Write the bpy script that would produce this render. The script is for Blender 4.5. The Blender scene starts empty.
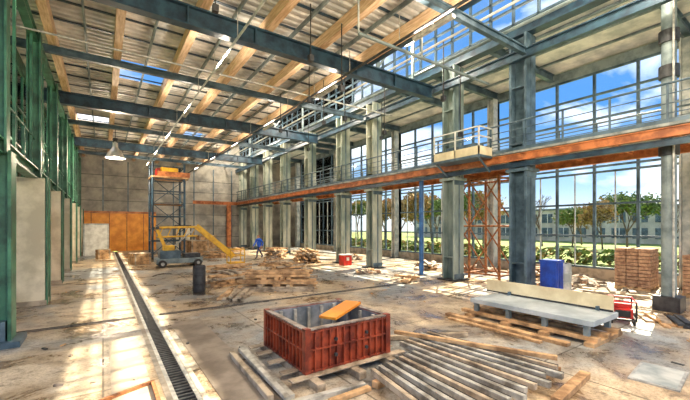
import bpy, math, random
from mathutils import Vector, Matrix
random.seed(7)
scene = bpy.context.scene

# ------------------------------------------------------------------ materials
def new_mat(name, c1, c2=None, scale=3.0, rough=0.6, metal=0.0, bump=0.0, stretch=(1,1,1), detail=8, lo=.40, hi=.60, c3=None):
    m = bpy.data.materials.new(name); m.use_nodes = True
    nt = m.node_tree; b = nt.nodes['Principled BSDF']
    b.inputs['Roughness'].default_value = rough
    b.inputs['Metallic'].default_value = metal
    if c2 is None: c2 = tuple(x*0.75 for x in c1)
    tc = nt.nodes.new('ShaderNodeTexCoord'); mp = nt.nodes.new('ShaderNodeMapping')
    mp.inputs['Scale'].default_value = stretch
    nz = nt.nodes.new('ShaderNodeTexNoise'); nz.inputs['Scale'].default_value = scale; nz.inputs['Detail'].default_value = detail; nz.inputs['Roughness'].default_value = .62
    cr = nt.nodes.new('ShaderNodeValToRGB')
    cr.color_ramp.elements[0].position = lo; cr.color_ramp.elements[0].color = (*c2, 1)
    cr.color_ramp.elements[1].position = hi; cr.color_ramp.elements[1].color = (*c1, 1)
    L = nt.links.new
    L(tc.outputs['Object'], mp.inputs['Vector']); L(mp.outputs['Vector'], nz.inputs['Vector'])
    L(nz.outputs['Fac'], cr.inputs['Fac']); L(cr.outputs['Color'], b.inputs['Base Color'])
    if bump:
        bp = nt.nodes.new('ShaderNodeBump'); bp.inputs['Strength'].default_value = bump; bp.inputs['Distance'].default_value = .02
        L(nz.outputs['Fac'], bp.inputs['Height']); L(bp.outputs['Normal'], b.inputs['Normal'])
    return m

STEEL_D = new_mat('steel_dark_teal', (.03,.075,.115), (.012,.028,.05), 2.5, .4, .1)
STEEL_B = new_mat('steel_blue_grey', (.10,.16,.21), (.03,.06,.085), 1.6, .42, .1)
STEEL_M = new_mat('steel_mid_grey', (.25,.31,.32), (.11,.15,.165), 1.6, .45, .05)
STEEL_G = new_mat('steel_green', (.055,.20,.12), (.018,.075,.045), 1.8, .45, .0)
COLM = new_mat('column_paint', (.30,.36,.33), (.09,.14,.14), 1.1, .5, .0, .1, (1,1,.35))
COLW = new_mat('column_paint_warm', (.48,.49,.40), (.18,.23,.20), 1.1, .5, .0, .1, (1,1,.35))
STEEL_L = new_mat('steel_light', (.55,.57,.55), (.27,.31,.32), 2, .45, .05)
GALV = new_mat('galvanised', (.56,.55,.51), (.28,.29,.28), 6, .35, .25)
DECK = new_mat('roof_deck', (.82,.79,.73), (.44,.45,.43), .9, .5, .0)
WOOD = new_mat('joist_wood', (.82,.58,.38), (.56,.34,.19), 3, .6, 0, .1, (6,.5,6))
PLANK = new_mat('plank_wood', (.68,.43,.22), (.26,.145,.065), 3, .7, 0, .2)
PLANKG = new_mat('plank_grey', (.55,.45,.33), (.19,.145,.10), 3, .7, 0, .2)
PLY = new_mat('plywood_orange', (.90,.38,.04), (.66,.22,.015), 1.2, .5)
CREAM = new_mat('cream_panel', (.78,.70,.48), (.60,.51,.32), 1.5, .6)
BEIGE = new_mat('beige_cladding', (.74,.69,.55), (.48,.44,.33), 1.0, .7)
ORANGE = new_mat('orange_primer', (.62,.22,.07), (.28,.08,.022), 2.5, .5, .0)
RUST = new_mat('rusty_steel', (.44,.17,.06), (.16,.06,.025), 8, .75, .0)
REDBOX = new_mat('formwork_red', (.36,.065,.028), (.12,.02,.012), 4, .35, .0, .15)
BLUE = new_mat('blue_plastic', (.015,.07,.45), (.01,.035,.25), 3, .35)
BLUEP = new_mat('blue_post', (.04,.16,.42), (.02,.08,.22), 3, .4)
YEL = new_mat('yellow_paint', (.85,.50,.02), (.55,.28,.015), 3, .45)
RED = new_mat('red_paint', (.65,.03,.02), (.35,.015,.01), 3, .35)
BLACK = new_mat('black_rubber', (.02,.02,.02), (.01,.01,.01), 5, .6)
DARK = new_mat('dark_metal', (.05,.055,.06), (.02,.02,.025), 5, .5, .2)
BRICK = new_mat('brick_clay', (.54,.33,.20), (.28,.15,.09), 9, .85, 0, .3)
WALLG = new_mat('wall_panel_grey', (.44,.41,.35), (.22,.215,.20), .7, .8)
INSIDE = new_mat('form_inner_grey', (.25,.28,.33), (.10,.13,.16), 3, .5, .1)
ALU = new_mat('aluminium_bar', (.56,.55,.50), (.21,.195,.16), 3, .35, .1)
SLAB = new_mat('slab_grey', (.50,.56,.60), (.30,.36,.40), 1.5, .4, .0)
WHITE = new_mat('white_paint', (.80,.80,.75), (.55,.55,.5), 2, .6)
RUBBLE = new_mat('rubble', (.42,.34,.26), (.13,.10,.08), 6, .9, 0, .4)
GRASS = new_mat('grass', (.26,.33,.07), (.12,.18,.03), .6, .95, 0, .3)
BARK = new_mat('bark', (.20,.14,.10), (.09,.06,.04), 6, .9)
LEAF = new_mat('foliage', (.20,.27,.07), (.07,.13,.03), 3, .9)
LEAF2 = new_mat('foliage_autumn', (.46,.30,.10), (.20,.14,.05), 3, .9)
SKIN = new_mat('skin', (.55,.32,.22), (.5,.28,.2), 3, .6)
JACKET = new_mat('blue_jacket', (.02,.13,.75), (.015,.09,.5), 5, .8)
PANTS = new_mat('navy_trousers', (.02,.04,.16), (.015,.02,.08), 5, .85)
HAIR = new_mat('hair', (.03,.02,.015), None, 5, .8)
CONCR = new_mat('concrete_curb', (.50,.43,.34), (.24,.21,.17), 2, .8, 0, .2)
ORLAMP = new_mat('lamp_shell', (.75,.76,.74), (.6,.6,.6), 3, .3, .5)

GLASS = bpy.data.materials.new('window_glass'); GLASS.use_nodes = True
nt = GLASS.node_tree; nt.nodes.clear()
o = nt.nodes.new('ShaderNodeOutputMaterial'); mx = nt.nodes.new('ShaderNodeMixShader')
tr = nt.nodes.new('ShaderNodeBsdfTransparent'); gl = nt.nodes.new('ShaderNodeBsdfGlossy'); gl.inputs['Roughness'].default_value = .03
tr.inputs['Color'].default_value = (.95,.98,.99,1)
fr = nt.nodes.new('ShaderNodeFresnel'); fr.inputs['IOR'].default_value = 1.2
nt.links.new(fr.outputs[0], mx.inputs[0]); nt.links.new(tr.outputs[0], mx.inputs[1]); nt.links.new(gl.outputs[0], mx.inputs[2]); nt.links.new(mx.outputs[0], o.inputs[0])

LAMPE = bpy.data.materials.new('lamp_glow'); LAMPE.use_nodes = True
b = LAMPE.node_tree.nodes['Principled BSDF']
b.inputs['Emission Color'].default_value = (1,.9,.72,1); b.inputs['Emission Strength'].default_value = 6

FLOOR = bpy.data.materials.new('floor_concrete'); FLOOR.use_nodes = True
nt = FLOOR.node_tree; b = nt.nodes['Principled BSDF']; L = nt.links.new
tc = nt.nodes.new('ShaderNodeTexCoord')
def nz(scale, det=8, rg=.6, dist=0):
    n = nt.nodes.new('ShaderNodeTexNoise'); n.inputs['Scale'].default_value = scale; n.inputs['Detail'].default_value = det
    n.inputs['Roughness'].default_value = rg; n.inputs['Distortion'].default_value = dist
    L(tc.outputs['Object'], n.inputs['Vector']); return n
def ramp(src, stops):
    r = nt.nodes.new('ShaderNodeValToRGB')
    while len(r.color_ramp.elements) < len(stops): r.color_ramp.elements.new(.5)
    for e, (p, c) in zip(r.color_ramp.elements, stops): e.position = p; e.color = (*c, 1)
    L(src, r.inputs['Fac']); return r
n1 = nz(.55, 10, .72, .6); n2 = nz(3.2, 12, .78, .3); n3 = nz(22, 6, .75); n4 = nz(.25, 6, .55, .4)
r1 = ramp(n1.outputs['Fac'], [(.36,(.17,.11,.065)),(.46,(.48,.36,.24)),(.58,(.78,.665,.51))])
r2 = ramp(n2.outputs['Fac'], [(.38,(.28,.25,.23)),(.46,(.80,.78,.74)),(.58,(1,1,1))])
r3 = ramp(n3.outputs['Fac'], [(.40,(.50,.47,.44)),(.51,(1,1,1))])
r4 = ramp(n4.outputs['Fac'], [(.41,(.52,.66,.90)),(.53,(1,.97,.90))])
def mul(a, bb, f=1):
    m = nt.nodes.new('ShaderNodeMix'); m.data_type = 'RGBA'; m.blend_type = 'MULTIPLY'; m.inputs[0].default_value = f
    L(a, m.inputs[6]); L(bb, m.inputs[7]); return m.outputs[2]
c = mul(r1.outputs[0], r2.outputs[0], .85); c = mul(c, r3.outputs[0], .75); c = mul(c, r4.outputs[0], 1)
br = nt.nodes.new('ShaderNodeTexBrick'); br.offset = 0; br.inputs['Scale'].default_value = 1
br.inputs['Brick Width'].default_value = 3.1; br.inputs['Row Height'].default_value = 3.1; br.inputs['Mortar Size'].default_value = .016
br.inputs['Color1'].default_value = (1,1,1,1); br.inputs['Color2'].default_value = (.76,.78,.83,1); br.inputs['Mortar'].default_value = (.18,.16,.14,1)
L(tc.outputs['Object'], br.inputs['Vector']); c = mul(c, br.outputs['Color'], .85)
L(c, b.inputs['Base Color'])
rr = nt.nodes.new('ShaderNodeMapRange'); rr.inputs[1].default_value = .38; rr.inputs[2].default_value = .58; rr.inputs[3].default_value = .14; rr.inputs[4].default_value = .6
L(n1.outputs['Fac'], rr.inputs[0]); L(rr.outputs[0], b.inputs['Roughness'])
bp = nt.nodes.new('ShaderNodeBump'); bp.inputs['Strength'].default_value = .3; bp.inputs['Distance'].default_value = .02
L(n2.outputs['Fac'], bp.inputs['Height']); L(bp.outputs[0], b.inputs['Normal'])

# ------------------------------------------------------------------ mesh builder
class B:
    def __init__(s): s.v = []; s.f = []; s.mi = []; s.mats = []
    def m(s, mat):
        if mat not in s.mats: s.mats.append(mat)
        return s.mats.index(mat)
    def add(s, vs, fs, mat):
        n = len(s.v); k = s.m(mat); s.v += [tuple(v) for v in vs]
        for f in fs: s.f.append([i+n for i in f]); s.mi.append(k)
    def box(s, x0, x1, y0, y1, z0, z1, mat):
        vs = [(x,y,z) for z in (z0,z1) for y in (y0,y1) for x in (x0,x1)]
        s.add(vs, [(0,2,3,1),(4,5,7,6),(0,1,5,4),(2,6,7,3),(0,4,6,2),(1,3,7,5)], mat)
    def bar(s, p, q, w, h, mat, up=None):
        p = Vector(p); q = Vector(q); d = (q-p).normalized()
        u = Vector(up) if up else (Vector((0,0,1)) if abs(d.z) < .95 else Vector((0,1,0)))
        sd = d.cross(u).normalized(); u = sd.cross(d).normalized()
        vs = []
        for e in (p, q):
            for a, c in ((-1,-1),(1,-1),(1,1),(-1,1)): vs.append(e + sd*a*w/2 + u*c*h/2)
        s.add(vs, [(0,1,2,3),(4,7,6,5),(0,4,5,1),(1,5,6,2),(2,6,7,3),(3,7,4,0)], mat)
    def ibeam(s, p, q, w, h, t, mat, up=None):
        p = Vector(p); q = Vector(q); d = (q-p).normalized()
        u = Vector(up) if up else (Vector((0,0,1)) if abs(d.z) < .95 else Vector((0,1,0)))
        sd = d.cross(u).normalized(); u = sd.cross(d).normalized()
        off = u*(h/2-t/2)
        s.bar(p+off, q+off, w, t, mat, u); s.bar(p-off, q-off, w, t, mat, u); s.bar(p, q, t, h-2*t, mat, u)
    def cyl(s, p, q, r, mat, n=12, r2=None, cap=True):
        p = Vector(p); q = Vector(q); d = (q-p).normalized(); r2 = r if r2 is None else r2
        u = Vector((0,0,1)) if abs(d.z) < .95 else Vector((0,1,0))
        sd = d.cross(u).normalized(); u = sd.cross(d).normalized()
        vs = []
        for e, rad in ((p, r), (q, r2)):
            for i in range(n):
                a = 2*math.pi*i/n; vs.append(e + sd*math.cos(a)*rad + u*math.sin(a)*rad)
        fs = [(i, (i+1)%n, n+(i+1)%n, n+i) for i in range(n)]
        if cap: fs += [tuple(range(n))[::-1], tuple(range(n, 2*n))]
        s.add(vs, fs, mat)
    def lathe(s, cx, cy, prof, mat, n=24):
        vs = []
        for r, z in prof:
            for i in range(n):
                a = 2*math.pi*i/n; vs.append((cx+r*math.cos(a), cy+r*math.sin(a), z))
        fs = []
        for k in range(len(prof)-1):
            for i in range(n):
                fs.append((k*n+i, k*n+(i+1)%n, (k+1)*n+(i+1)%n, (k+1)*n+i))
        s.add(vs, fs, mat)
    def build(s, name, bevel=0, smooth=False, parent=None, loc=None, rotz=0):
        me = bpy.data.meshes.new(name); me.from_pydata(s.v, [], s.f)
        for m in s.mats: me.materials.append(m)
        me.polygons.foreach_set('material_index', s.mi); me.update()
        ob = bpy.data.objects.new(name, me); scene.collection.objects.link(ob)
        if bevel:
            bv = ob.modifiers.new('bevel', 'BEVEL'); bv.width = bevel; bv.segments = 2; bv.limit_method = 'ANGLE'
        if smooth:
            for p in me.polygons: p.use_smooth = True
        if parent: ob.parent = parent
        if loc: ob.location = loc
        if rotz: ob.rotation_euler[2] = rotz
        return ob
def empty(name, loc=(0,0,0)):
    e = bpy.data.objects.new(name, None); e.location = loc; scene.collection.objects.link(e); e.empty_display_size = .2; return e

# ------------------------------------------------------------------ dims
YB = 40.0; YF = -5.0; XL = -2.7; XC = 12.9; XR = 18.5; XE = 8.75
f = B()
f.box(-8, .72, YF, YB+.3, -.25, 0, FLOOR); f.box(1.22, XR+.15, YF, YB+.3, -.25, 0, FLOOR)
f.box(.72, 1.22, YF, YB+.3, -.25, -.10, DARK)
f.build('floor')
d = B()
d.box(.72,.80,YF,YB-.5,-.1,.004,CONCR); d.box(1.14,1.22,YF,YB-.5,-.1,.004,CONCR)
y = 0.0
while y < 39:
    d.box(.86,1.08,y,y+.055,-.06,-.004,DARK); y += .11
d.box(.80,.86,YF,YB-.5,-.1,0,GALV); d.box(1.08,1.14,YF,YB-.5,-.1,0,GALV)
d.build('drain_grating')
d = B(); d.box(-2.4,.70,10.55,10.60,.001,.012,DARK); d.box(-2.4,.70,10.68,10.73,.001,.012,DARK)
d.box(1.24,12.0,10.55,10.60,.001,.012,DARK); d.box(1.24,12.0,10.68,10.73,.001,.012,DARK); d.build('floor_rail_track')
d = B(); d.box(1.35,2.05,2.5,9.6,.001,.006,new_mat('floor_patch',(.30,.25,.20),(.14,.11,.085),1.2,.4)); d.box(.1,.6,2.5,8.6,.001,.006,new_mat('floor_patch_light',(.58,.48,.35),(.30,.24,.18),1.2,.5)); d.build('floor_screed_patch')

# WALL BACK
w = B(); w.box(XL, XR+.2, YB, YB+.3, 0, 11.6, WALLG)
for z in (1.2,2.4,3.6,4.8,6.0,7.2): w.box(XL,XC,YB-.03,YB,z-.02,z+.02,DARK)
for x in range(-2,13,2): w.box(x-.05,x+.05,YB-.05,YB,0,8.6,STEEL_B)
w.build('wall_back')
w = B(); w.box(-2.4,4.4,YB-.12,YB-.06,.0,3.7,PLY)
for x in (-.9,.5,1.9,3.3): w.box(x-.03,x+.03,YB-.16,YB-.11,0,3.7,RUST)
w.box(-2.4,4.4,YB-.16,YB-.11,3.6,3.8,ORANGE); w.build('plywood_hoarding')
w = B(); w.box(-1.6,.1,-.05,.0,0,2.6,WHITE); w.box(-1.6,-1.5,-.1,.1,0,2.6,STEEL_L); w.box(0,.1,-.1,.1,0,2.6,STEEL_L); w.box(-1.6,.1,-.1,.1,2.5,2.6,STEEL_L)
w.build('white_site_board', loc=(0.3,35.0,0))
w = B(); w.box(6.2,7.6,YB-.13,YB-.06,0,2.4,BEIGE); w.box(6.1,6.2,YB-.16,YB-.06,0,2.5,DARK); w.box(7.6,7.7,YB-.16,YB-.06,0,2.5,DARK); w.box(6.1,7.7,YB-.16,YB-.06,2.4,2.5,DARK); w.box(6.88,6.92,YB-.15,YB-.13,0,2.4,DARK)
w.cyl((7.05,YB-.17,1.1),(7.2,YB-.17,1.1),.03,GALV); w.build('door_1')

# WALL LEFT
w = B()
w.box(XL-.2, XL, 9, YB, 0, .5, BEIGE)
w.box(XL-.2, XL, 22, YB, .5, 3.7, BEIGE)
w.box(XL-.2, XL, 8, YB, 3.7, 4.05, STEEL_G)
w.box(XL-.2, XL, 8, YB, 8.7, 9.15, STEEL_G)
w.box(XL-.2, XL, 34, YB, 4.05, 8.7, WALLG)
w.build('wall_left')
w = B(); y = 8.0
while y <= 34.01:
    w.box(XL-.12,XL-.04,y-.04,y+.04,4.05,8.7,STEEL_G); y += 1.3
for z in (4.1,5.6,7.1,8.65): w.box(XL-.12,XL-.04,8,34,z-.04,z+.04,STEEL_G)
w.box(XL-.09,XL-.08,8,34,4.05,8.7,GLASS)
w.build('window_7')
w = B()
for y in (9.2,10.8,12.4,14,15.9,17.5,19,20.5,21.9): w.box(XL-.12,XL-.04,y-.04,y+.04,.5,3.7,STEEL_G)
for z in (.54,2.1,3.66): w.box(XL-.12,XL-.04,9,22,z-.04,z+.04,STEEL_G)
w.box(XL-.09,XL-.08,9,22,.5,3.7,GLASS)
w.build('window_8')
for (a,b_) in ((10.6,12.2),(16.2,18.4)):
    w = B(); w.box(-2.35,-2.25,a,b_,0,3.3,PLY); w.box(-2.4,-2.2,a-.1,a+.05,0,3.4,PLANK); w.box(-2.4,-2.2,b_-.05,b_+.1,0,3.4,PLANK); w.build('plywood_partition')
ly = [9.75,14.4,19.2,24,28.8,33.6,38.4]
for i, y in enumerate(ly):
    c = B(); x = -1.75
    if i >= 1:
        c.box(x-.38,x+.30,y-.45,y+.35,0,3.85,BEIGE); c.box(x-.42,x+.34,y-.5,y+.4,0,.15,CONCR)
        c.box(x+.31,x+.36,y-.46,y-.25,0,3.9,STEEL_G); c.box(x+.31,x+.36,y+.15,y+.36,0,3.9,STEEL_G)
    else:
        c.ibeam((x,y,0.1),(x,y,3.9),.5,.5,.06,STEEL_G,(1,0,0)); c.box(x-.4,x+.4,y-.4,y+.4,0,.12,STEEL_B)
        c.box(x-.16,x+.16,y-.25,y+.25,.12,.5,STEEL_B)
    c.ibeam((x,y,3.85),(x,y,8.4),.34,.34,.045,STEEL_G,(1,0,0))
    c.build('steel_column' , bevel=.008)
c = B()
c.ibeam((-1.75,3,4.0),(-1.75,YB-.1,4.0),.25,.32,.04,STEEL_G)
c.ibeam((-1.75,3,8.25),(-1.75,YB-.1,8.25),.2,.3,.04,STEEL_G)
c.build('trim_1')
c = B()
c.cyl((-1.75,3,5.1),(-1.75,YB-.1,5.1),.025,STEEL_G,6)
y = 9.0; k = 0
while y < 40: c.box(-1.78,-1.72,y-.03,y+.03,4.17,8.1 if k%2==0 else 5.15,STEEL_G); y += 1.2; k += 1
c.build('guard_railing')

# RIGHT COLUMNS
cy = [7.0,10.15,15.7,18.9,23.3,27.7,31.6,35.2,38.8]
for i, y in enumerate(cy):
    c = B(); s = .66
    mat = STEEL_B if i == 0 else (COLM if i == 1 else COLW)
    c.ibeam((XC,y,.06),(XC,y,9.45),s,s,.09,mat,(0,1,0))
    c.box(XC-.04,XC+.04,y-s/2-.012,y-s/2,.06,9.4,STEEL_B)
    c.box(XC-.5,XC+.5,y-.5,y+.5,0,.06,DARK)
    for z in (1.0,4.4,5.4,7.5): c.box(XC-.32,XC+.32,y-.3,y+.3,z,z+.04,mat)
    c.box(XC-.42,XC+.42,y-.42,y+.42,4.40,4.52,mat)
    for z in (.1,4.2): c.box(XC-.34,XC+.34,y-s/2-.03,y-s/2,z,z+.2,STEEL_B)
    c.build('steel_column', bevel=.012)
for y in (3.5,11.5,19.5,27.5,35.5):
    c = B(); c.ibeam((XR-.45,y,.0),(XR-.45,y,9.5),.4,.4,.06,STEEL_L,(0,1,0)); c.box(XR-.75,XR-.15,y-.3,y+.3,0,.05,DARK); c.build('steel_column', bevel=.01)

c = B(); c.cyl((13.25,2.95,.4),(13.25,2.95,9.45),.17,STEEL_M,24); c.box(12.95,13.55,2.65,3.25,0,.42,DARK)
for z in (4.4,6.6,7.6): c.cyl((13.25,2.95,z),(13.25,2.95,z+.35),.23,DARK,24)
c.cyl((13.02,2.8,.4),(13.02,2.8,9),.03,GALV,8)
c.build('round_column', bevel=.01)
c = B(); c.cyl((XC-.1,11.95,0.03),(XC-.1,11.95,4.7),.11,BLUEP,16); c.box(XC-.35,XC+.15,11.7,12.2,0,.03,DARK); c.build('blue_prop_post')

# WALKWAY
c = B()
c.ibeam((XC-.42,YF,4.92),(XC-.42,YB-.2,4.92),.16,.26,.03,ORANGE)
c.ibeam((15.1,YF,4.85),(15.1,YB-.2,4.85),.16,.28,.03,ORANGE)
y = YF
while y < YB-.3:
    c.bar((XC-.4,y,4.95),(15.1,y,4.95),.08,.14,ORANGE); y += 1.55
c.box(XC-.5,15.2,YF,YB-.2,5.08,5.16,new_mat('walkway_deck',(.36,.38,.37),(.16,.18,.18),3,.6,.1))
c.ibeam((XC-.34,YF,4.66),(XC-.34,YB-.2,4.66),.10,.18,.02,STEEL_D)
c.ibeam((7.8,YB-.5,4.92),(XC-.5,YB-.5,4.92),.3,.34,.03,ORANGE)
c.build('mezzanine_walkway')
def rail(x, y0, y1, name, mat, step=1.3):
    c = B(); y = y0
    while y <= y1:
        c.box(x-.025,x+.025,y-.025,y+.025,5.165,6.22,mat); y += step
    for z in (5.42,5.68,5.94): c.cyl((x,y0,z),(x,y1,z),.016,mat,6)
    c.cyl((x,y0,6.22),(x,y1,6.22),.035,mat,8)
    c.box(x-.01,x+.01,y0,y1,5.165,5.28,mat)
    c.build(name)
rail(XC-.46, YF, YB-.3, 'guard_railing', STEEL_B)
rail(15.15, YF, YB-.3, 'guard_railing', STEEL_M)
c = B(); a0,a1,b0,b1 = 11.55,12.38,7.9,10.1
c.box(a0,a1,b0,b1,5.0,5.10,STEEL_B); c.box(a0,a0+.04,b0,b1,5.10,5.42,CREAM); c.box(a0,a1,b0,b0+.04,5.10,5.42,CREAM)
c.bar((a0+.1,b0+.1,5.0),(a1,b0+.1,4.5),.06,.06,STEEL_B); c.bar((a0+.1,b1-.1,5.0),(a1,b1-.1,4.5),.06,.06,STEEL_B)
for y in (b0+.03,(b0+b1)/2,b1-.03): c.box(a0,a0+.05,y-.025,y+.025,5.1,6.15,WHITE)
for z in (5.8,6.15): c.box(a0,a0+.04,b0,b1,z-.02,z+.02,WHITE); c.box(a0,a1,b0,b0+.04,z-.02,z+.02,WHITE)
c.box(a0+.2,a1-.1,b0+.3,b1-.5,5.1,5.6,STEEL_B)
c.build('loading_platform')

# WINDOW WALL RIGHT
w = B(); w.box(XR,XR+.25,YF,YB,0,.45,CONCR); w.box(XR,XR+.25,YF,YB,9.45,9.9,STEEL_M)
w.build('wall_right')
for k in range(5):
    y0 = -4.5+8*k; y1 = y0+8
    c = B(); n = 5
    for i in range(n+1):
        y = y0+(y1-y0)*i/n; ww = .08 if i in (0,n) else .05
        c.box(XR-.02,XR+.12,y-ww,y+ww,.45,9.45,STEEL_B)
        if i < n:
            ym = y+.8; c.box(XR,XR+.08,ym-.02,ym+.02,.45,4.85,STEEL_L)
    for z in (.5,1.95,3.4,4.85,5.1,6.2,7.3,8.4,9.4):
        c.box(XR,XR+.1,y0,y1,z-.045,z+.045,STEEL_B)
    c.box(XR+.04,XR+.05,y0,y1,.45,9.45,GLASS)
    c.build('window_%d' % (k+1))
c = B(); c.box(XR,XR+.2,35.5,YB,.45,9.45,WALLG); c.build('wall_right_end')

# CLERESTORY
c = B(); n = 0; y = YF
while y <= YB-.1:
    c.box(XC-.04,XC+.08,y-.04,y+.04,10.04,11.9,STEEL_B); y += .95; n += 1
for z in (10.08,10.7,11.3,11.86): c.box(XC-.04,XC+.08,YF,YB,z-.035,z+.035,STEEL_B)
c.box(XC+.01,XC+.02,YF,YB,10.04,11.9,GLASS)
c.build('window_6')
c = B()
c.ibeam((XC,YF,9.71),(XC,YB-.02,9.71),.4,.46,.06,STEEL_D)
c.ibeam((XC-.45,YF,8.6),(XC-.45,YB-.02,8.6),.18,.34,.04,STEEL_D)
c.build('girder')
c = B()
c.ibeam((XE,YF,8.98),(XE,YB-.02,8.98),.2,.34,.03,STEEL_D)
c.box(XE-.03,XE+.03,YF,YB-.02,9.2,12.0,WHITE)
c.build('trim_2')
cb = [-3.7,1.5,6.6,10.9,16.0,21.2,26.4,31.5,36.7]
for i, y in enumerate(cb):
    big = i in (3,5,7)
    c = B()
    h = .58 if big else .26
    c.ibeam((XL+.02,y,8.74-h/2),(XC-.58,y,8.74-h/2),.3 if big else .16,h,.05,STEEL_D if big else STEEL_B)
    if big:
        for x in range(0,12,2): c.box(x-.02,x+.02,y-.14,y+.14,8.74-h+.05,8.69,STEEL_D)
        c.bar((XE+.4,y,8.74),(XE+.4,y,11.9),.12,.12,STEEL_M); c.bar((XE+2.4,y,8.74),(XE+2.4,y,11.9),.1,.1,STEEL_M); c.bar((XE+.4,y,11.7),(XC-.1,y,11.7),.1,.14,STEEL_M)
        c.bar((XE+.4,y,8.8),(XE+2.4,y,11.6),.07,.07,STEEL_M)
    c.build('cross_beam')
c = B()
for i, x in enumerate((-1.45,.45,2.45,4.45,6.45,8.4)):
    c.box(x-.12,x+.12,YF,YB-.02,8.75,9.14,WOOD)
for x in (-.5,1.45,3.45,5.45,7.45): c.box(x-.03,x+.03,YF,YB-.02,9.0,9.14,STEEL_M)
c.build('timber_joists')
c = B(); y = YF+.4
while y < YB-.1:
    c.box(XL+.02,XE-.12,y-.05,y+.05,9.145,9.175,STEEL_D); y += 1.29
c.build('purlins')
def deck(x0,x1,z,name,holes=()):
    c = B(); p = .30; y = YF
    while y < YB:
        for (a, bb, za, zb) in ((0,.11,0,0),(.11,.15,0,.06),(.15,.26,.06,.06),(.26,.30,.06,0)):
            segs = [(x0,x1)]
            for hx0,hx1,hy0,hy1 in holes:
                if hy0 < y+.15 < hy1:
                    ns = []
                    for s0,s1 in segs:
                        if hx0 > s0 and hx1 < s1: ns += [(s0,hx0),(hx1,s1)]
                        else: ns.append((s0,s1))
                    segs = ns
            for s0,s1 in segs:
                c.add([(s0,y+a,z+za),(s1,y+a,z+za),(s1,y+bb,z+zb),(s0,y+bb,z+zb)],[(0,1,2,3)],DECK)
        y += p
    c.build(name)
HOLES = [(.6,2.3,16.9,19.0),(-1.3,.3,26.5,28),(4.7,6.3,27,28.2),(-1.2,.3,11.5,12.2)]
deck(XL-.3,XE-.04,9.18,'ceiling',HOLES)
c = B(); c.box(XE-.1,XC+.3,YF,YB,12.05,12.12,DECK)
y = YF
while y < YB: c.box(XE+.05,XC,y-.08,y+.08,11.9,12.05,STEEL_M); y += 2.2
c.build('ceiling_monitor')
c = B(); c.box(XC+.1,XR+.4,YF,YB,9.97,10.03,DECK)
for y in (-1,3.5,8.5,11.5,14,19.5,21.5,25.5,27.5,29.6,35.5): c.ibeam((XC+.22,y,9.75),(XR,y,9.75),.2,.36,.03,STEEL_B)
for x in (14.3,15.7,17.1): c.box(x-.05,x+.05,YF,YB,9.88,9.97,STEEL_M)
c.build('ceiling_aisle')
c = B()
c.cyl((XL,13.5,8.1),(XC-.6,13.5,8.1),.035,GALV,8); c.cyl((7.4,YF,8.0),(7.4,YB-.1,8.0),.045,DARK,8)
c.cyl((3.3,YF,8.0),(3.3,YB-.1,8.0),.035,STEEL_L,8)
y = 0
while y < 40:
    c.bar((3.3,y,8.0),(3.3,y,8.8),.02,.02,GALV); c.bar((7.4,y,8.0),(7.4,y,8.8),.02,.02,GALV); y += 2.6
c.cyl((11.2,YF,8.95),(11.2,YB-.1,8.95),.06,STEEL_M,8)
c.cyl((9.9,YF,8.95),(9.9,YB-.1,8.95),.04,WHITE,8)
c.bar((6.0,8,7.9),(12.3,8,7.9),.07,.07,STEEL_M); c.bar((6.0,8,7.9),(6.0,8,8.9),.04,.04,STEEL_L); c.bar((8.6,8,7.9),(8.6,8,8.9),.04,.04,STEEL_L)
c.build('ceiling_conduit')
c = B()
for (x,y,z) in ((7.6,11,6.6),(8.1,13.4,7.1),(11.9,9,6.2),(6.3,9.3,6.9),(12,14,7.1),(5,9,7.4),(7.2,16,7.2),(10.4,19,7.2),(9.9,8.2,7.0),(6.6,12,7.4),(2.3,9,7.9),(10.9,12.5,6.9)):
    c.cyl((x,y,z),(x,y,8.9),.02,BLACK,6); c.box(x-.07,x+.07,y-.07,y+.07,z-.18,z,DARK)
c.build('hanging_cables')

def lamp(x, y, z, r=.5, power=900, top=8.8, col=(1,.82,.60)):
    e = empty('highbay_or_fill_lamp', (x,y,z))
    c = B(); c.lathe(0,0,[(.10,.55),(.14,.5),(.16,.2),(.2,.1),(r*.7,-.15),(r,-.5),(r*1.02,-.52),(r*.95,-.5),(r*.6,-.14),(.1,.05)],ORLAMP)
    c.cyl((0,0,.5),(0,0,top-z),.02,DARK,8); c.box(-.12,.12,-.12,.12,.45,.75,DARK); c.build('lamp_shade', parent=e)
    c = B(); c.lathe(0,0,[(.01,-.42),(.14,-.38),(.2,-.25),(.15,-.1),(.05,-.02)],LAMPE,16); c.build('bulb', parent=e, smooth=True)
    l = bpy.data.lights.new('bulb_light','POINT'); l.energy = power; l.color = col; l.shadow_soft_size = .2
    o = bpy.data.objects.new('bulb_light', l); o.location = (0,0,-.8); o.parent = e; scene.collection.objects.link(o)
lamp(.65,27,7.3,.55,1300)
lamp(1.5,.5,7.2,.45,900)  # this and the next two: out-of-view lamps added as interior fill
lamp(6.0,-1.5,7.2,.45,800)
lamp(6.0,2.8,7.6,.45,900)
for y in (3,11,19,28,36): lamp(10.8,y,10.9,.35,900,12.0,(1,.86,.68))  # added fill lamps, hidden from the camera by the low roof
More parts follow.
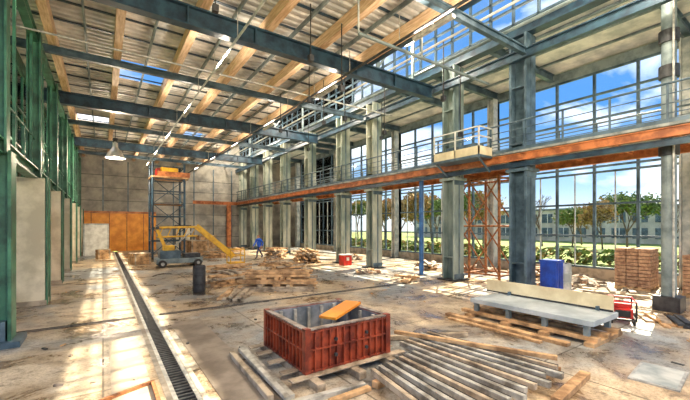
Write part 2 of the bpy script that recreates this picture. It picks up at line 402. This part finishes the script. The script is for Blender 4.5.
for x in (3.3,7.4):  # invented fixtures, added to throw warm fill light up at the roof deck
    for y in (6.5,12,18,24,30,36):
        e = empty('added_uplight', (x,y,7.80))
        c = B(); c.box(-.06,.06,-.7,.7,-.05,.05,GALV); c.box(-.03,.03,-.02,.02,.05,.14,DARK); c.box(-.045,.045,-.66,.66,.05,.055,LAMPE); c.build('added_housing', parent=e)
        l = bpy.data.lights.new('fill_uplight','AREA'); l.shape='RECTANGLE'; l.size=.1; l.size_y=1.3; l.energy=75; l.color=(1,.86,.68)
        o = bpy.data.objects.new('fill_uplight', l); o.location=(0,0,.10); o.rotation_euler=(math.pi,0,0); o.parent=e; scene.collection.objects.link(o)

# ------------------------------------------------------------------ OBJECTS
e = empty('formwork_box', (0,0,0))
c = B(); x0,x1,y0,y1,z0,z1 = 2.56,4.18,4.74,6.3,.14,.80; t=.05
c.box(x0,x1,y0,y0+t,z0,z1,REDBOX); c.box(x0,x1,y1-t,y1,z0,z1,REDBOX); c.box(x0,x0+t,y0+t,y1-t,z0,z1,REDBOX); c.box(x1-t,x1,y0+t,y1-t,z0,z1,REDBOX)
c.build('panels', parent=e)
c = B()
for z in (z0+.02,z0+.35,z1-.03):
    hh = .014
    c.box(x0-.04,x1+.04,y0-.04,y0,z-hh,z+hh,REDBOX); c.box(x0-.04,x1+.04,y1,y1+.04,z-hh,z+hh,REDBOX)
    c.box(x0-.04,x0,y0,y1,z-hh,z+hh,REDBOX); c.box(x1,x1+.04,y0,y1,z-hh,z+hh,REDBOX)
for i in range(13):
    x = x0+(x1-x0)*i/12; c.box(x-.010,x+.010,y0-.045,y0,z0,z1,REDBOX); c.box(x-.01,x+.01,y1,y1+.045,z0,z1,REDBOX)
    y = y0+(y1-y0)*i/12; c.box(x0-.045,x0,y-.010,y+.010,z0,z1,REDBOX); c.box(x1,x1+.045,y-.01,y+.01,z0,z1,REDBOX)
TOPM = new_mat('box_rim',(.34,.30,.27),(.14,.10,.08),5,.5)
c.box(x0-.05,x1+.05,y0-.05,y0+t,z1,z1+.02,TOPM); c.box(x0-.05,x1+.05,y1-t,y1+.05,z1,z1+.02,TOPM)
c.box(x0-.05,x0+t,y0+t,y1-t,z1,z1+.02,TOPM); c.box(x1-t,x1+.05,y0+t,y1-t,z1,z1+.02,TOPM)
for (a,bb) in ((x0,y0),(x1,y0),(x0,y1),(x1,y1)):
    c.bar((a,bb,z0),(a,bb,z1+.03),.10,.10,REDBOX)
for x in (x0+.5,x1-.5):
    for z in (.35,.6): c.cyl((x,y0-.08,z),(x,y0-.04,z),.03,DARK,8)
c.build('ribs', parent=e)
c = B()
c.box(x0+t,x1-t,y1-t-.02,y1-t,z0,z1-.01,INSIDE); c.box(x1-t-.02,x1-t,y0+t,y1-t,z0,z1-.01,INSIDE)
c.box(x0+t,x0+t+.02,y0+t,y1-t,z0,z1-.01,INSIDE); c.box(x0+t,x1-t,y0+t,y1-t,z0,z0+.05,PLANKG)
for x in (2.8,3.1,3.4,3.7,4.0): c.box(x-.03,x+.03,y1-t-.07,y1-t-.02,z0,z1-.03,GALV)
for y in (5.0,5.4,5.8): c.box(x1-t-.07,x1-t-.02,y-.03,y+.03,z0,z1-.03,GALV)
c.build('lining', parent=e)
c = B(); c.bar((3.25,5.25,.78),(4.18,5.75,.855),.34,.05,PLY); c.bar((2.65,5.1,.3),(4.05,5.9,.35),.14,.08,PLANK); c.build('loose_plank', parent=e, bevel=.005)

c = B()
for x in (2.6,3.35,4.1): c.box(x-.07,x+.07,4.35,6.6,0,.115,PLANKG)
for y in (4.66,5.0,5.5,6.0,6.4): c.box(2.25,4.5,y-.07,y+.07,.115,.138,PLANKG)
c.build('timber_dunnage', bevel=.004)
c = B()
c.bar((2.20,6.7,.05),(2.12,4.35,.05),.10,.09,ALU); c.bar((1.95,6.5,.05),(1.88,4.5,.05),.09,.09,PLANKG); c.bar((2.08,6.4,.13),(2.0,4.2,.13),.08,.06,ALU)
c.bar((2.0,4.22,.04),(3.2,4.12,.04),.09,.08,ALU); c.bar((2.5,3.98,.04),(3.2,4.0,.04),.09,.06,PLANK)
c.build('scrap_timber', bevel=.006)

c = B(); n = 13
for i in range(n):
    t = i/(n-1); xa = 3.45+2.15*t; xb = 3.15+2.75*t
    ya = 4.22+.40*t; yb = 2.55+random.uniform(-.15,.10)
    if xa > 4.55: ya = 5.05+random.uniform(-.15,.1)
    z = .15
    m = ALU if i % 4 else PLANKG
    c.bar((xa,ya,z),(xb,yb,z),.095,.09,m)
    c.bar((xa+.03,ya,z+.05),(xb+.03,yb,z+.05),.012,.012,DARK)
c.bar((4.9,5.3,.24),(6.15,2.75,.23),.09,.07,PLANK)
c.build('aluminium_bars', bevel=.008)
c = B(); c.bar((3.0,2.95,.05),(6.15,2.75,.05),.12,.1,PLANK); c.bar((3.3,4.0,.05),(6.0,4.4,.05),.12,.1,PLANK)
c.bar((4.6,5.7,.05),(6.5,4.75,.05),.12,.09,PLANKG); c.bar((6.3,2.4,.05),(5.0,2.25,.05),.14,.09,PLANK)
c.build('timber_bearers', bevel=.006)

e = empty('steel_platform', (0,0,0))
c = B(); X0,X1,Y0,Y1 = 8.05,9.35,2.95,5.75
c.box(X0,X1,Y0,Y1,.42,.48,SLAB); c.box(X0-.03,X0,Y0,Y1,.38,.49,SLAB); c.box(X1,X1+.03,Y0,Y1,.38,.49,SLAB)
c.box(X0,X1,Y0-.03,Y0,.38,.49,SLAB)
c.build('top_plate', parent=e, bevel=.004)
c = B()
for y in (Y0+.12,Y0+.95,Y0+1.8,Y1-.12):
    c.bar((X0,y,.37),(X1,y,.37),.08,.08,STEEL_M)
    for x in (X0+.08,X1-.15): c.box(x-.05,x+.05,y-.05,y+.05,.16,.42,STEEL_M)
for x in (X0+.08,X0+.6,X1-.15): c.box(x-.09,x+.09,Y0-.1,Y1+.3,.08,.16,PLANK)
for y in (Y0,Y0+.9,Y0+1.8,Y1): c.box(X0-.15,X1+.05,y-.09,y+.09,0,.08,PLANK)
c.build('legs', parent=e)
c = B(); c.box(X1-.06,X1-.01,Y0+.05,Y1+.35,.49,.84,CREAM); c.box(X1-.14,X1-.06,Y0+.3,Y0+.36,.49,.58,STEEL_B); c.box(X1-.14,X1-.06,Y1-.4,Y1-.34,.49,.58,STEEL_B)
c.box(X1-.065,X1-.06,Y0+.05,Y1+.35,.49,.53,DARK)
c.build('upright_board', parent=e)
c = B(); c.box(7.55,7.73,3.2,6.2,0,.07,PLANK); c.box(7.3,7.42,3.6,5.9,0,.05,PLANK); c.build('loose_planks', bevel=.005)

e = empty('portable_generator', (10.75,3.3,0)); e.rotation_euler[2] = .4
c = B(); c.box(-.32,.32,-.2,.2,.14,.38,RED); c.box(-.26,.26,-.17,.17,.38,.50,RED); c.cyl((0,0,.50),(0,0,.54),.05,BLACK,12); c.box(-.34,-.32,-.15,.15,.18,.34,BLACK); c.build('engine_body', parent=e, bevel=.03)
c = B()
for y in (-.25,.25):
    c.cyl((-.4,y,.12),(-.4,y,.56),.02,BLACK,8); c.cyl((.4,y,.12),(.4,y,.56),.02,BLACK,8); c.cyl((-.4,y,.56),(.4,y,.56),.02,RED,8); c.cyl((-.4,y,.12),(.4,y,.12),.02,BLACK,8)
for x in (-.4,.4): c.cyl((x,-.25,.56),(x,.25,.56),.02,RED,8); c.cyl((x,-.25,.12),(x,.25,.12),.02,BLACK,8)
for y in (-.28,.28): c.cyl((.28,y-.03,.11),(.28,y+.03,.11),.11,BLACK,16); c.cyl((.28,y-.035,.11),(.28,y+.035,.11),.05,GALV,12)
for y in (-.22,.22): c.cyl((-.34,y,0),(-.34,y,.12),.03,BLACK,8)
c.build('frame_and_wheels', parent=e)

def barrel(name,x,y,r,h,mat):
    c = B(); c.lathe(x,y,[(0,.02),(r*.93,.0),(r,.04),(r,h*.3),(r*1.04,h*.32),(r*1.04,h*.35),(r,h*.37),(r,h*.63),(r*1.04,h*.65),(r*1.04,h*.68),(r,h*.7),(r,h-.04),(r*.96,h),(r*.9,h),(r*.9,h-.03),(0,h-.03)],mat,28)
    c.cyl((x+r*.5,y,h-.03),(x+r*.5,y,h),.04,DARK,10); c.build(name)
c = B(); c.box(-.27,.27,-.27,.27,.06,1.12,BLUE); c.box(-.30,.30,-.30,.30,1.12,1.2,BLUE)
for k in (-.18,0,.18):
    c.box(k-.02,k+.02,-.29,-.27,.1,1.1,BLUE); c.box(-.29,-.27,k-.02,k+.02,.1,1.1,BLUE)
c.box(-.25,-.15,-.25,.25,0,.06,BLACK); c.box(.15,.25,-.25,.25,0,.06,BLACK); c.build('blue_utility_bin', loc=(13.1,6.05,0), bevel=.012)
barrel('grey_drum',13.85,5.95,.22,1.05,STEEL_L)
barrel('oil_drum',2.9,13.6,.22,.95,DARK)

def bricks(x, y, nx, ny, nz_, rot=0):
    c = B(); bx,by,bz = .25,.36,.13
    w_,d_ = nx*bx, ny*by
    for k in (0,.5,1): c.box(-w_/2+k*(w_-.1),-w_/2+k*(w_-.1)+.1,-d_/2,d_/2,0,.1,PLANK)
    for k in range(5): yy = -d_/2+k*(d_-.12)/4; c.box(-w_/2,w_/2,yy,yy+.12,.1,.13,PLANK)
    for k in range(nz_):
        for i in range(nx):
            for j in range(ny):
                g=.012; j1=random.uniform(-.012,.012)
                c.box(-w_/2+i*bx+g+j1,-w_/2+(i+1)*bx-g+j1,-d_/2+j*by+g,-d_/2+(j+1)*by-g,.13+k*bz,.13+(k+1)*bz-.018,BRICK)
    c.build('brick_pallet', loc=(x,y,0), rotz=rot)
bricks(16.9,4.7,5,3,11,.05); bricks(16.6,2.7,4,3,10,-.05); bricks(17.3,1.2,4,3,9,0)

def pile(name, cx, cy, n, L0, L1, spread, layers, rot, mats=(PLANK,PLANK,PLANKG), tilt=.04, w=.16, h=.07, jit=.25):
    c = B()
    for k in range(layers):
        m = max(2, int(n*(1-k/(layers+2.5))))
        across = (k % 3 == 2)
        for i in range(m):
            off = (i-(m-1)/2)*spread/m*(1-.3*k/layers)+random.uniform(-.04,.04)
            L_ = random.uniform(L0,L1)*(1 if not across else .6)
            a = random.uniform(-jit,jit)*(.25+.75*k/layers) + (math.pi/2 if across else 0)
            dx,dy = math.cos(a)*L_/2, math.sin(a)*L_/2
            ox,oy = (0,off) if not across else (off,0)
            ox += random.uniform(-.2,.2); z = h/2+k*h*1.02
            c.bar((ox-dx,oy-dy,z),(ox+dx,oy+dy,z+ (random.uniform(0,tilt) if k==layers-1 else 0)),w*random.uniform(.7,1.2),h,random.choice(mats))
    return c.build(name, loc=(cx,cy,0), rotz=rot, bevel=.004)
pile('timber_pile',5.6,12.6,8,2.0,2.8,1.5,8,-.55,w=.18,h=.08,jit=.12)
pile('timber_pile',4.5,14.9,7,1.4,2.0,1.3,6,.35,w=.2,h=.08)
pile('timber_pile',7.8,16.6,6,1.6,2.4,1.1,6,.2,h=.08)
pile('timber_pile',3.7,11.9,5,.9,1.6,.9,2,1.0)
pile('timber_pile',5.6,18.8,6,1.6,2.2,1.2,4,.1,h=.08)
pile('timber_pile',8.6,19.9,5,1.4,2.0,1.1,4,.1,h=.08)
pile('timber_pile',7.3,27.5,6,1.6,2.2,1.2,7,.1)
pile('timber_pile',11.3,20.9,8,2,3,1.6,10,1.2,h=.08)
pile('timber_pile',11.0,25.2,8,2,3,1.4,9,.9,h=.08)
pile('timber_pile',11.1,11.2,4,1.2,2.0,.6,3,.5)
pile('timber_pile',14.7,4.6,5,1.2,1.9,1.2,3,1.9, (PLANKG,WHITE,PLANK))
pile('timber_pile',16.6,8.7,8,1.8,2.6,1.4,6,.7)
pile('timber_pile',11.6,5.4,7,1.4,2.2,1.2,4,1.3,(PLANKG,DARK,PLANK))
pile('timber_pile',11.6,2.6,6,.7,1.2,.9,2,.5,(PLANKG,DARK,PLANK),h=.05)
pile('timber_pile',15.2,13.8,8,1.6,2.4,1.2,5,.7,(PLANKG,WHITE,PLANK))
pile('timber_pile',9.4,33,8,2,3,1.6,6,.4)
def rubble(cx,cy,r,hh,n):
    c = B()
    for i in range(n):
        a = random.uniform(0,6.28); q = r*math.sqrt(random.random()); s = random.uniform(.06,.2)
        z = max(0,hh*(1-q/r))*random.uniform(.3,1)
        x,y = q*math.cos(a), q*math.sin(a)
        d_ = Vector((random.uniform(-1,1),random.uniform(-1,1),random.uniform(-.2,.2))).normalized()*s*.6
        p = Vector((x,y,z+s*.4)); c.bar(p-d_,p+d_,s,s*random.uniform(.4,.8),random.choice((RUBBLE,RUBBLE,CONCR,BRICK,PLANK)))
    c.lathe(0,0,[(r*.95,.005),(r*.6,hh*.45),(r*.25,hh*.85),(.01,hh)],RUBBLE,14)
    c.build('rubble_heap', loc=(cx,cy,0))
rubble(16.0,6.3,.9,.45,120); rubble(14.4,7.6,.6,.3,70); rubble(14.6,20.5,.9,.5,80); rubble(10.1,4.6,.4,.2,60); rubble(16.8,11.4,.9,.3,80); rubble(11.1,14.0,.6,.2,60); rubble(9.9,23.0,.6,.3,60)
# loose debris scatter on the slab
c = B(); R=random.Random(21)
for i in range(420):
    u=R.random()
    if u<.35: x,y=R.gauss(6,2.2),R.gauss(14,2.5)
    elif u<.6: x,y=R.gauss(11,1.5),R.gauss(6,3)
    else: x,y=R.uniform(-1.2,12),R.uniform(3,30)
    if .6<x<1.3 or (1.7<x<6.6 and 2<y<7) or (7.2<x<9.6 and 2.6<y<6.4) or x>12.2 or x<-1.2: continue
    s=R.uniform(.02,.06); a=R.uniform(0,3.14); l=R.uniform(.04,.22); h_=R.uniform(.008,.03)
    c.bar((x-math.cos(a)*l/2,y-math.sin(a)*l/2,h_/2),(x+math.cos(a)*l/2,y+math.sin(a)*l/2,h_/2),s,h_,R.choice((PLANK,PLANKG,RUBBLE,DARK,CONCR)))
c.build('floor_debris')

c = B(); c.box(-.3,.3,-.25,.25,0,.62,RED); c.box(-.34,.34,-.29,.29,.62,.68,WHITE); c.box(-.1,.1,-.27,-.25,.3,.5,WHITE); c.build('red_waste_bin', loc=(12.2,17.6,0) , bevel=.02)

c = B(); sx0,sx1 = 14.0,15.3; ys=(8.6,10.1,11.6)
for y in ys:
    for x in (sx0,sx1): c.cyl((x,y,0),(x,y,4.6),.06,RUST,8)
for z in (.25,2.4,4.5):
    for x in (sx0,sx1): c.cyl((x,ys[0],z),(x,ys[-1],z),.045,RUST,8)
    for y in ys: c.cyl((sx0,y,z),(sx1,y,z),.045,RUST,8)
for x in (sx0,sx1):
    for k in range(2):
        for z in (.25,2.4):
            c.cyl((x,ys[k],z),(x,ys[k+1],z+2.1),.035,RUST,8)
            if x==sx0: c.cyl((x,ys[k+1],z),(x,ys[k],z+2.1),.035,RUST,8)
c.build('scaffold_tower')
c = B(); ax0,ax1,ay0,ay1 = 2.9,5.0,28.3,30.2; H=7.0
for x in (ax0,ax1):
    for y in (ay0,ay1):
        c.cyl((x,y,.12),(x,y,H),.075,STEEL_D,8); c.cyl((x,y,0),(x,y,.12),.12,BLACK,10)
for k in range(8):
    z=.4+k*.9
    for x in (ax0,ax1): c.cyl((x,ay0,z),(x,ay1,z),.04,STEEL_D,6)
    for y in (ay0,ay1): c.cyl((ax0,y,z),(ax1,y,z),.04,STEEL_D,6)
for k in range(3):
    z=.4+k*1.8
    c.cyl((ax0,ay0,z),(ax1,ay0,z+1.8),.03,STEEL_D,6); c.cyl((ax1,ay0,z),(ax0,ay0,z+1.8),.03,STEEL_D,6)
for z in (2.2,4.0): c.box(ax0,ax1,ay0,ay1,z,z+.05,PLANK)
c.box(ax0-.1,ax1+.3,ay0-.1,ay1+.1,5.9,6.0,PLANK); c.box(ax0+.3,ax1+.35,ay0-.15,ay0-.08,6.0,6.35,ORANGE); c.box(ax1+.3,ax1+.35,ay0-.1,ay1,6.0,6.35,ORANGE)
c.box(ax0+.6,ax1-.4,ay0+.2,ay1-.6,6.0,6.75,YEL); c.box(ax0+.3,ax0+.5,ay0+.2,ay1-.6,6.0,6.6,RED)
c.build('scaffold_tower')

e = empty('boom_lift', (0,0,0))
c = B(); c.box(2.5,5.0,22.4,23.8,.22,.5,STEEL_M); c.box(2.7,3.8,22.6,23.6,.5,.95,STEEL_B); c.box(4.0,4.9,22.6,23.5,.5,.75,DARK)
for x in (2.8,4.7):
    for y in (22.35,23.85): c.cyl((x,y-.1,.22),(x,y+.1,.22),.22,BLACK,20); c.cyl((x,y-.11,.22),(x,y+.11,.22),.1,GALV,14)
c.build('chassis', parent=e, bevel=.02)
c = B()
c.box(2.9,3.5,22.8,23.4,.95,1.25,YEL)
c.bar((3.0,23.1,1.2),(2.6,23.1,2.2),.16,.18,YEL); c.bar((2.5,23.1,2.3),(4.9,22.9,2.35),.13,.13,YEL)
c.bar((4.7,22.9,2.4),(6.9,22.6,.45),.26,.34,YEL); c.bar((3.4,23.1,1.1),(4.6,22.9,2.2),.08,.08,GALV)
c.bar((2.6,23.1,1.75),(4.8,23.0,1.8),.10,.10,YEL)
for k in range(5): c.bar((2.7+k*.45,23.1,1.77),(2.9+k*.45,23.05,2.3),.05,.05,YEL)
for x in (2.6,4.85): c.cyl((x,22.8,2.3),(x,23.3,2.3),.1,DARK,12)
c.build('boom', parent=e, bevel=.015)
c = B(); c.box(6.6,7.5,22.2,23.0,0,.1,YEL)
for (x,y) in ((6.6,22.2),(7.5,22.2),(6.6,23),(7.5,23)): c.cyl((x,y,.0),(x,y,.9),.03,YEL,8)
for z in (.5,.9):
    c.cyl((6.6,22.2,z),(7.5,22.2,z),.025,YEL,8); c.cyl((6.6,23,z),(7.5,23,z),.025,YEL,8); c.cyl((7.5,22.2,z),(7.5,23,z),.025,YEL,8)
c.build('basket', parent=e)

c = B(); c.ibeam((11.4,39.0,0),(11.4,39.0,4.7),.4,.4,.05,ORANGE,(0,1,0)); c.box(11.1,11.7,38.7,39.3,0,.04,DARK); c.build('orange_steel_post')
def crate(x,y,w_,d_,h_,rot):
    c = B()
    n=max(3,int(h_/.18))
    for i in range(n):
        z=i*h_/n
        for (a,b_,cc,dd) in ((-w_/2,w_/2,-d_/2,-d_/2+.03),(-w_/2,w_/2,d_/2-.03,d_/2),(-w_/2,-w_/2+.03,-d_/2+.03,d_/2-.03),(w_/2-.03,w_/2,-d_/2+.03,d_/2-.03)): c.box(a,b_,cc,dd,z+.01,z+h_/n-.02,PLANK)
    for a in (-w_/2+.05,w_/2-.12):
        c.box(a,a+.07,-d_/2-.02,-d_/2,0,h_,PLANKG)
    c.box(-w_/2,w_/2,-d_/2,d_/2,h_-.03,h_,PLANKG); c.build('wooden_crate', loc=(x,y,0), rotz=rot)
crate(.0,31,.8,.7,.7,.2); crate(6.6,35,1.3,1,1.1,0); crate(8.3,36,1.6,1.2,1.5,.1); crate(1.9,25.5,1.0,.9,.7,.3); crate(6.4,30.5,1.4,1.2,1.2,.1)

c = B(); z=.025
c.bar((-1.2,5.3,z),(.62,6.05,z),.05,.05,RUST); c.bar((.62,6.05,z),(.62,5.3,z),.05,.05,RUST); c.bar((-.6,4.6,z),(.62,5.3,z),.05,.05,RUST)
c.build('red_steel_frame')
c = B(); c.box(-.5,.5,-.3,.3,0,.025,GALV); c.box(-.46,.46,-.26,.26,.025,.03,STEEL_L)
c.build('steel_cover_plate', loc=(7.3,1.75,0.0), rotz=.1)

def person(loc, rot):
    verts=[]; edges=[]; rad=[]
    def v(p, r, parent=None):
        verts.append(p); rad.append(r); i=len(verts)-1
        if parent is not None: edges.append((parent,i))
        return i
    pel=v((0,0,.95),(.16,.13)); ab=v((.02,0,1.12),(.17,.15),pel); ch=v((.04,0,1.32),(.20,.17),ab); up=v((.045,0,1.43),(.14,.12),ch)
    nk=v((.06,0,1.50),(.055,.055),up); hd0=v((.075,0,1.58),(.075,.08),nk); hd1=v((.085,0,1.66),(.092,.10),hd0); hd2=v((.075,0,1.74),(.07,.075),hd1)
    for s,fw in ((1,1),(-1,-1)):
        hp=v((0,.10*s,.90),(.10,.10),pel); kn=v((.22*fw+.05,.10*s,.50),(.07,.07),hp)
        an=v((.30*fw-(.12 if fw<0 else 0),.10*s,.11 if fw>0 else .16),(.05,.05),kn); to=v((.30*fw+.17-(.12 if fw<0 else 0),.10*s,.045 if fw>0 else .06),(.04,.035),an)
        sh=v((.04,.21*s,1.40),(.08,.08),up); el=v((.0-.16*fw,.26*s,1.13),(.062,.062),sh); wr=v((.12-.2*fw+.03,.24*s,.92),(.04,.04),el)
        pm=v((.145-.2*fw+.03,.235*s,.85),(.036,.02),wr)
        for k,(dy,ln) in enumerate(((-.03,.07),(-.01,.08),(.01,.075),(.03,.06))):
            f1=v((.15-.2*fw+.03,.235*s+dy,.80),(.009,.009),pm); v((.165-.2*fw+.03,.235*s+dy,.80-ln),(.008,.008),f1)
        th=v((.185-.2*fw+.03,.22*s,.83),(.011,.011),pm); v((.20-.2*fw+.03,.22*s,.79),(.009,.009),th)
    me=bpy.data.meshes.new('w'); me.from_pydata(verts,edges,[]); ob=bpy.data.objects.new('w',me); scene.collection.objects.link(ob)
    bpy.context.view_layer.objects.active=ob
    sk=ob.modifiers.new('s','SKIN')
    if not me.skin_vertices: bpy.ops.mesh.customdata_skin_add()
    for i,r in enumerate(rad): me.skin_vertices[0].data[i].radius=r
    me.skin_vertices[0].data[0].use_root=True
    ob.modifiers.new('ss','SUBSURF').levels=1
    ob.modifiers['ss'].render_levels=1
    dg=bpy.context.evaluated_depsgraph_get(); m2=bpy.data.meshes.new_from_object(ob.evaluated_get(dg))
    bpy.data.objects.remove(ob)
    m2.materials.clear()
    for m in (JACKET,PANTS,SKIN,BLACK,HAIR): m2.materials.append(m)
    for p in m2.polygons:
        z=p.center.z; y=abs(p.center.y); x=p.center.x; p.use_smooth=True
        if z>1.7 or (z>1.6 and x<.05): k=4
        elif z>1.51: k=2
        elif z<.1: k=3
        elif y>.17 and z<.91: k=2
        elif z<.86: k=1
        else: k=0
        p.material_index=k
    e=empty('worker',loc); e.rotation_euler[2]=rot
    o=bpy.data.objects.new('body',m2); scene.collection.objects.link(o); o.parent=e
    c=B(); c.cyl((.165,0,1.655),(.20,0,1.63),.012,SKIN,6,.016); c.box(.168,.175,-.04,-.022,1.672,1.682,BLACK); c.box(.168,.175,.022,.04,1.672,1.682,BLACK)
    c.box(.155,.165,-.025,.025,1.60,1.607,RED); c.box(.06,.10,.085,.10,1.63,1.69,SKIN); c.box(.06,.10,-.10,-.085,1.63,1.69,SKIN)
    c.build('face', parent=e)
person((9.5,24.9,0.0), math.radians(200))

# ------------------------------------------------------------------ EXTERIOR
c = B(); c.box(XR+.3,120,-60,120,-.35,-.12,GRASS); c.box(-120,-8.01,-60,120,-.35,-.12,GRASS); c.box(-8,XR+.3,-60,YF,-.3,-.12,CONCR); c.box(-8,XR+.3,YB+.3,120,-.35,-.12,GRASS)
c.build('ground')
c = B(); c.box(21,24,-20,60,-.12,-.08,CONCR); c.build('path')
def tree_mesh(seed, h, leaf):
    R=random.Random(seed); c=B()
    def grow(p,d_,l,r,k):
        q=p+d_*l; c.cyl(p,q,r,BARK,6,r*.68,False)
        if k==0:
            if leaf:
                for _ in range(9):
                    o=Vector((R.gauss(0,.5),R.gauss(0,.5),R.gauss(0,.45)))+q; s=R.uniform(.10,.24)
                    a=Vector((R.gauss(0,1),R.gauss(0,1),R.gauss(0,1))).normalized()*s; b_=a.cross(Vector((R.gauss(0,1),R.gauss(0,1),R.gauss(0,1)))).normalized()*s
                    c.add([o-a,o+b_,o+a,o-b_],[(0,1,2,3)],leaf)
            return
        for j in range(3 if k>1 else 4):
            nd=(d_+Vector((R.gauss(0,.45),R.gauss(0,.45),R.gauss(.12,.25)))).normalized()
            grow(q,nd,l*R.uniform(.62,.85),r*.62,k-1)
    grow(Vector((0,0,-.15)),Vector((R.gauss(0,.04),R.gauss(0,.04),1)).normalized(),h*.22,h*.016,5)
    me=c.build('t_tmp'); m=me.data; bpy.data.objects.remove(me); return m
TM=[tree_mesh(1,10,LEAF),tree_mesh(2,11,None),tree_mesh(3,9,LEAF2)]
R=random.Random(5)
for i in range(36):
    m=TM[R.choice((0,0,1,2,2))]
    x=R.uniform(31,47); y=-12+i*2.5+R.uniform(-1.2,1.2); s=R.uniform(.8,1.15)
    if y < 24: x = R.uniform(44,54); s *= .72
    o=bpy.data.objects.new('tree',m)
    o.location=(x,y,0); o.rotation_euler[2]=R.uniform(0,6); o.scale=(s,s,s); scene.collection.objects.link(o)
c = B(); bx=62
c.box(bx,bx+8,-5,60,-.1,5,new_mat('far_building',(.60,.56,.48),(.40,.37,.32),.5,.8))
for i in range(26):
    y=-4+i*2.5
    for z in (.6,2.9): c.box(bx-.06,bx,y,y+1.7,z,z+1.5,STEEL_B); c.box(bx-.1,bx-.05,y+.7,y+.8,z,z+1.5,WHITE)
c.box(bx-.2,bx+8.2,-5.2,60.2,5,5.3,STEEL_M); c.build('neighbour_building')
c = B(); R=random.Random(9)
for i in range(5200):
    p=Vector((R.uniform(26,27.3),R.uniform(-15,70),R.uniform(-.1,.8)))
    a=Vector((R.gauss(0,1),R.gauss(0,1),R.gauss(0,1))).normalized()*.2; b_=a.cross(Vector((0,.3,1))).normalized()*.2
    c.add([p-a,p+b_,p+a,p-b_],[(0,1,2,3)],R.choice((LEAF,LEAF,LEAF2)))
c.build('hedge')

# ------------------------------------------------------------------ WORLD / LIGHT
W=bpy.data.worlds.new('World'); scene.world=W; W.use_nodes=True; nt=W.node_tree; bg=nt.nodes['Background']; L=nt.links.new
tc=nt.nodes.new('ShaderNodeTexCoord'); sep=nt.nodes.new('ShaderNodeSeparateXYZ'); L(tc.outputs['Generated'],sep.inputs[0])
cr=nt.nodes.new('ShaderNodeValToRGB'); E=cr.color_ramp.elements
E[0].position=0; E[0].color=(.80,.84,.86,1); E[1].position=.7; E[1].color=(.10,.24,.55,1)
x=E.new(.10); x.color=(.36,.56,.80,1); x=E.new(.26); x.color=(.09,.27,.62,1)
L(sep.outputs[2],cr.inputs[0])
n=nt.nodes.new('ShaderNodeTexNoise'); n.inputs['Scale'].default_value=3.2; n.inputs['Detail'].default_value=8; n.inputs['Distortion'].default_value=.4
mp=nt.nodes.new('ShaderNodeMapping'); mp.inputs['Scale'].default_value=(1,1,2.4); L(tc.outputs['Generated'],mp.inputs[0]); L(mp.outputs[0],n.inputs['Vector'])
c2=nt.nodes.new('ShaderNodeValToRGB'); c2.color_ramp.elements[0].position=.48; c2.color_ramp.elements[1].position=.62; L(n.outputs['Fac'],c2.inputs[0])
mx=nt.nodes.new('ShaderNodeMix'); mx.data_type='RGBA'; L(c2.outputs[0],mx.inputs[0]); L(cr.outputs[0],mx.inputs[6]); mx.inputs[7].default_value=(1.2,1.2,1.2,1)
L(mx.outputs[2],bg.inputs[0]); bg.inputs[1].default_value=1.6
s=bpy.data.lights.new('sun','SUN'); s.energy=22; s.angle=math.radians(.6); s.color=(1,.84,.62)
so=bpy.data.objects.new('sun',s); scene.collection.objects.link(so)
az=Vector((1,.18,.88)).normalized(); so.rotation_euler=az.to_track_quat('Z','Y').to_euler(); so.location=(40,10,40)

# ------------------------------------------------------------------ CAMERA
cam=bpy.data.cameras.new('camera'); co=bpy.data.objects.new('camera',cam); scene.collection.objects.link(co)
cam.sensor_width=36; cam.lens=350/690*36; cam.shift_y=26/690
co.location=(0,0,2.4); co.rotation_euler=(math.pi/2,0,-math.radians(34.66)); cam.clip_end=400
scene.camera=co
try:
    scene.view_settings.view_transform='Standard'; scene.view_settings.look='None'
    scene.view_settings.exposure=.1
except Exception as ex: print(ex)
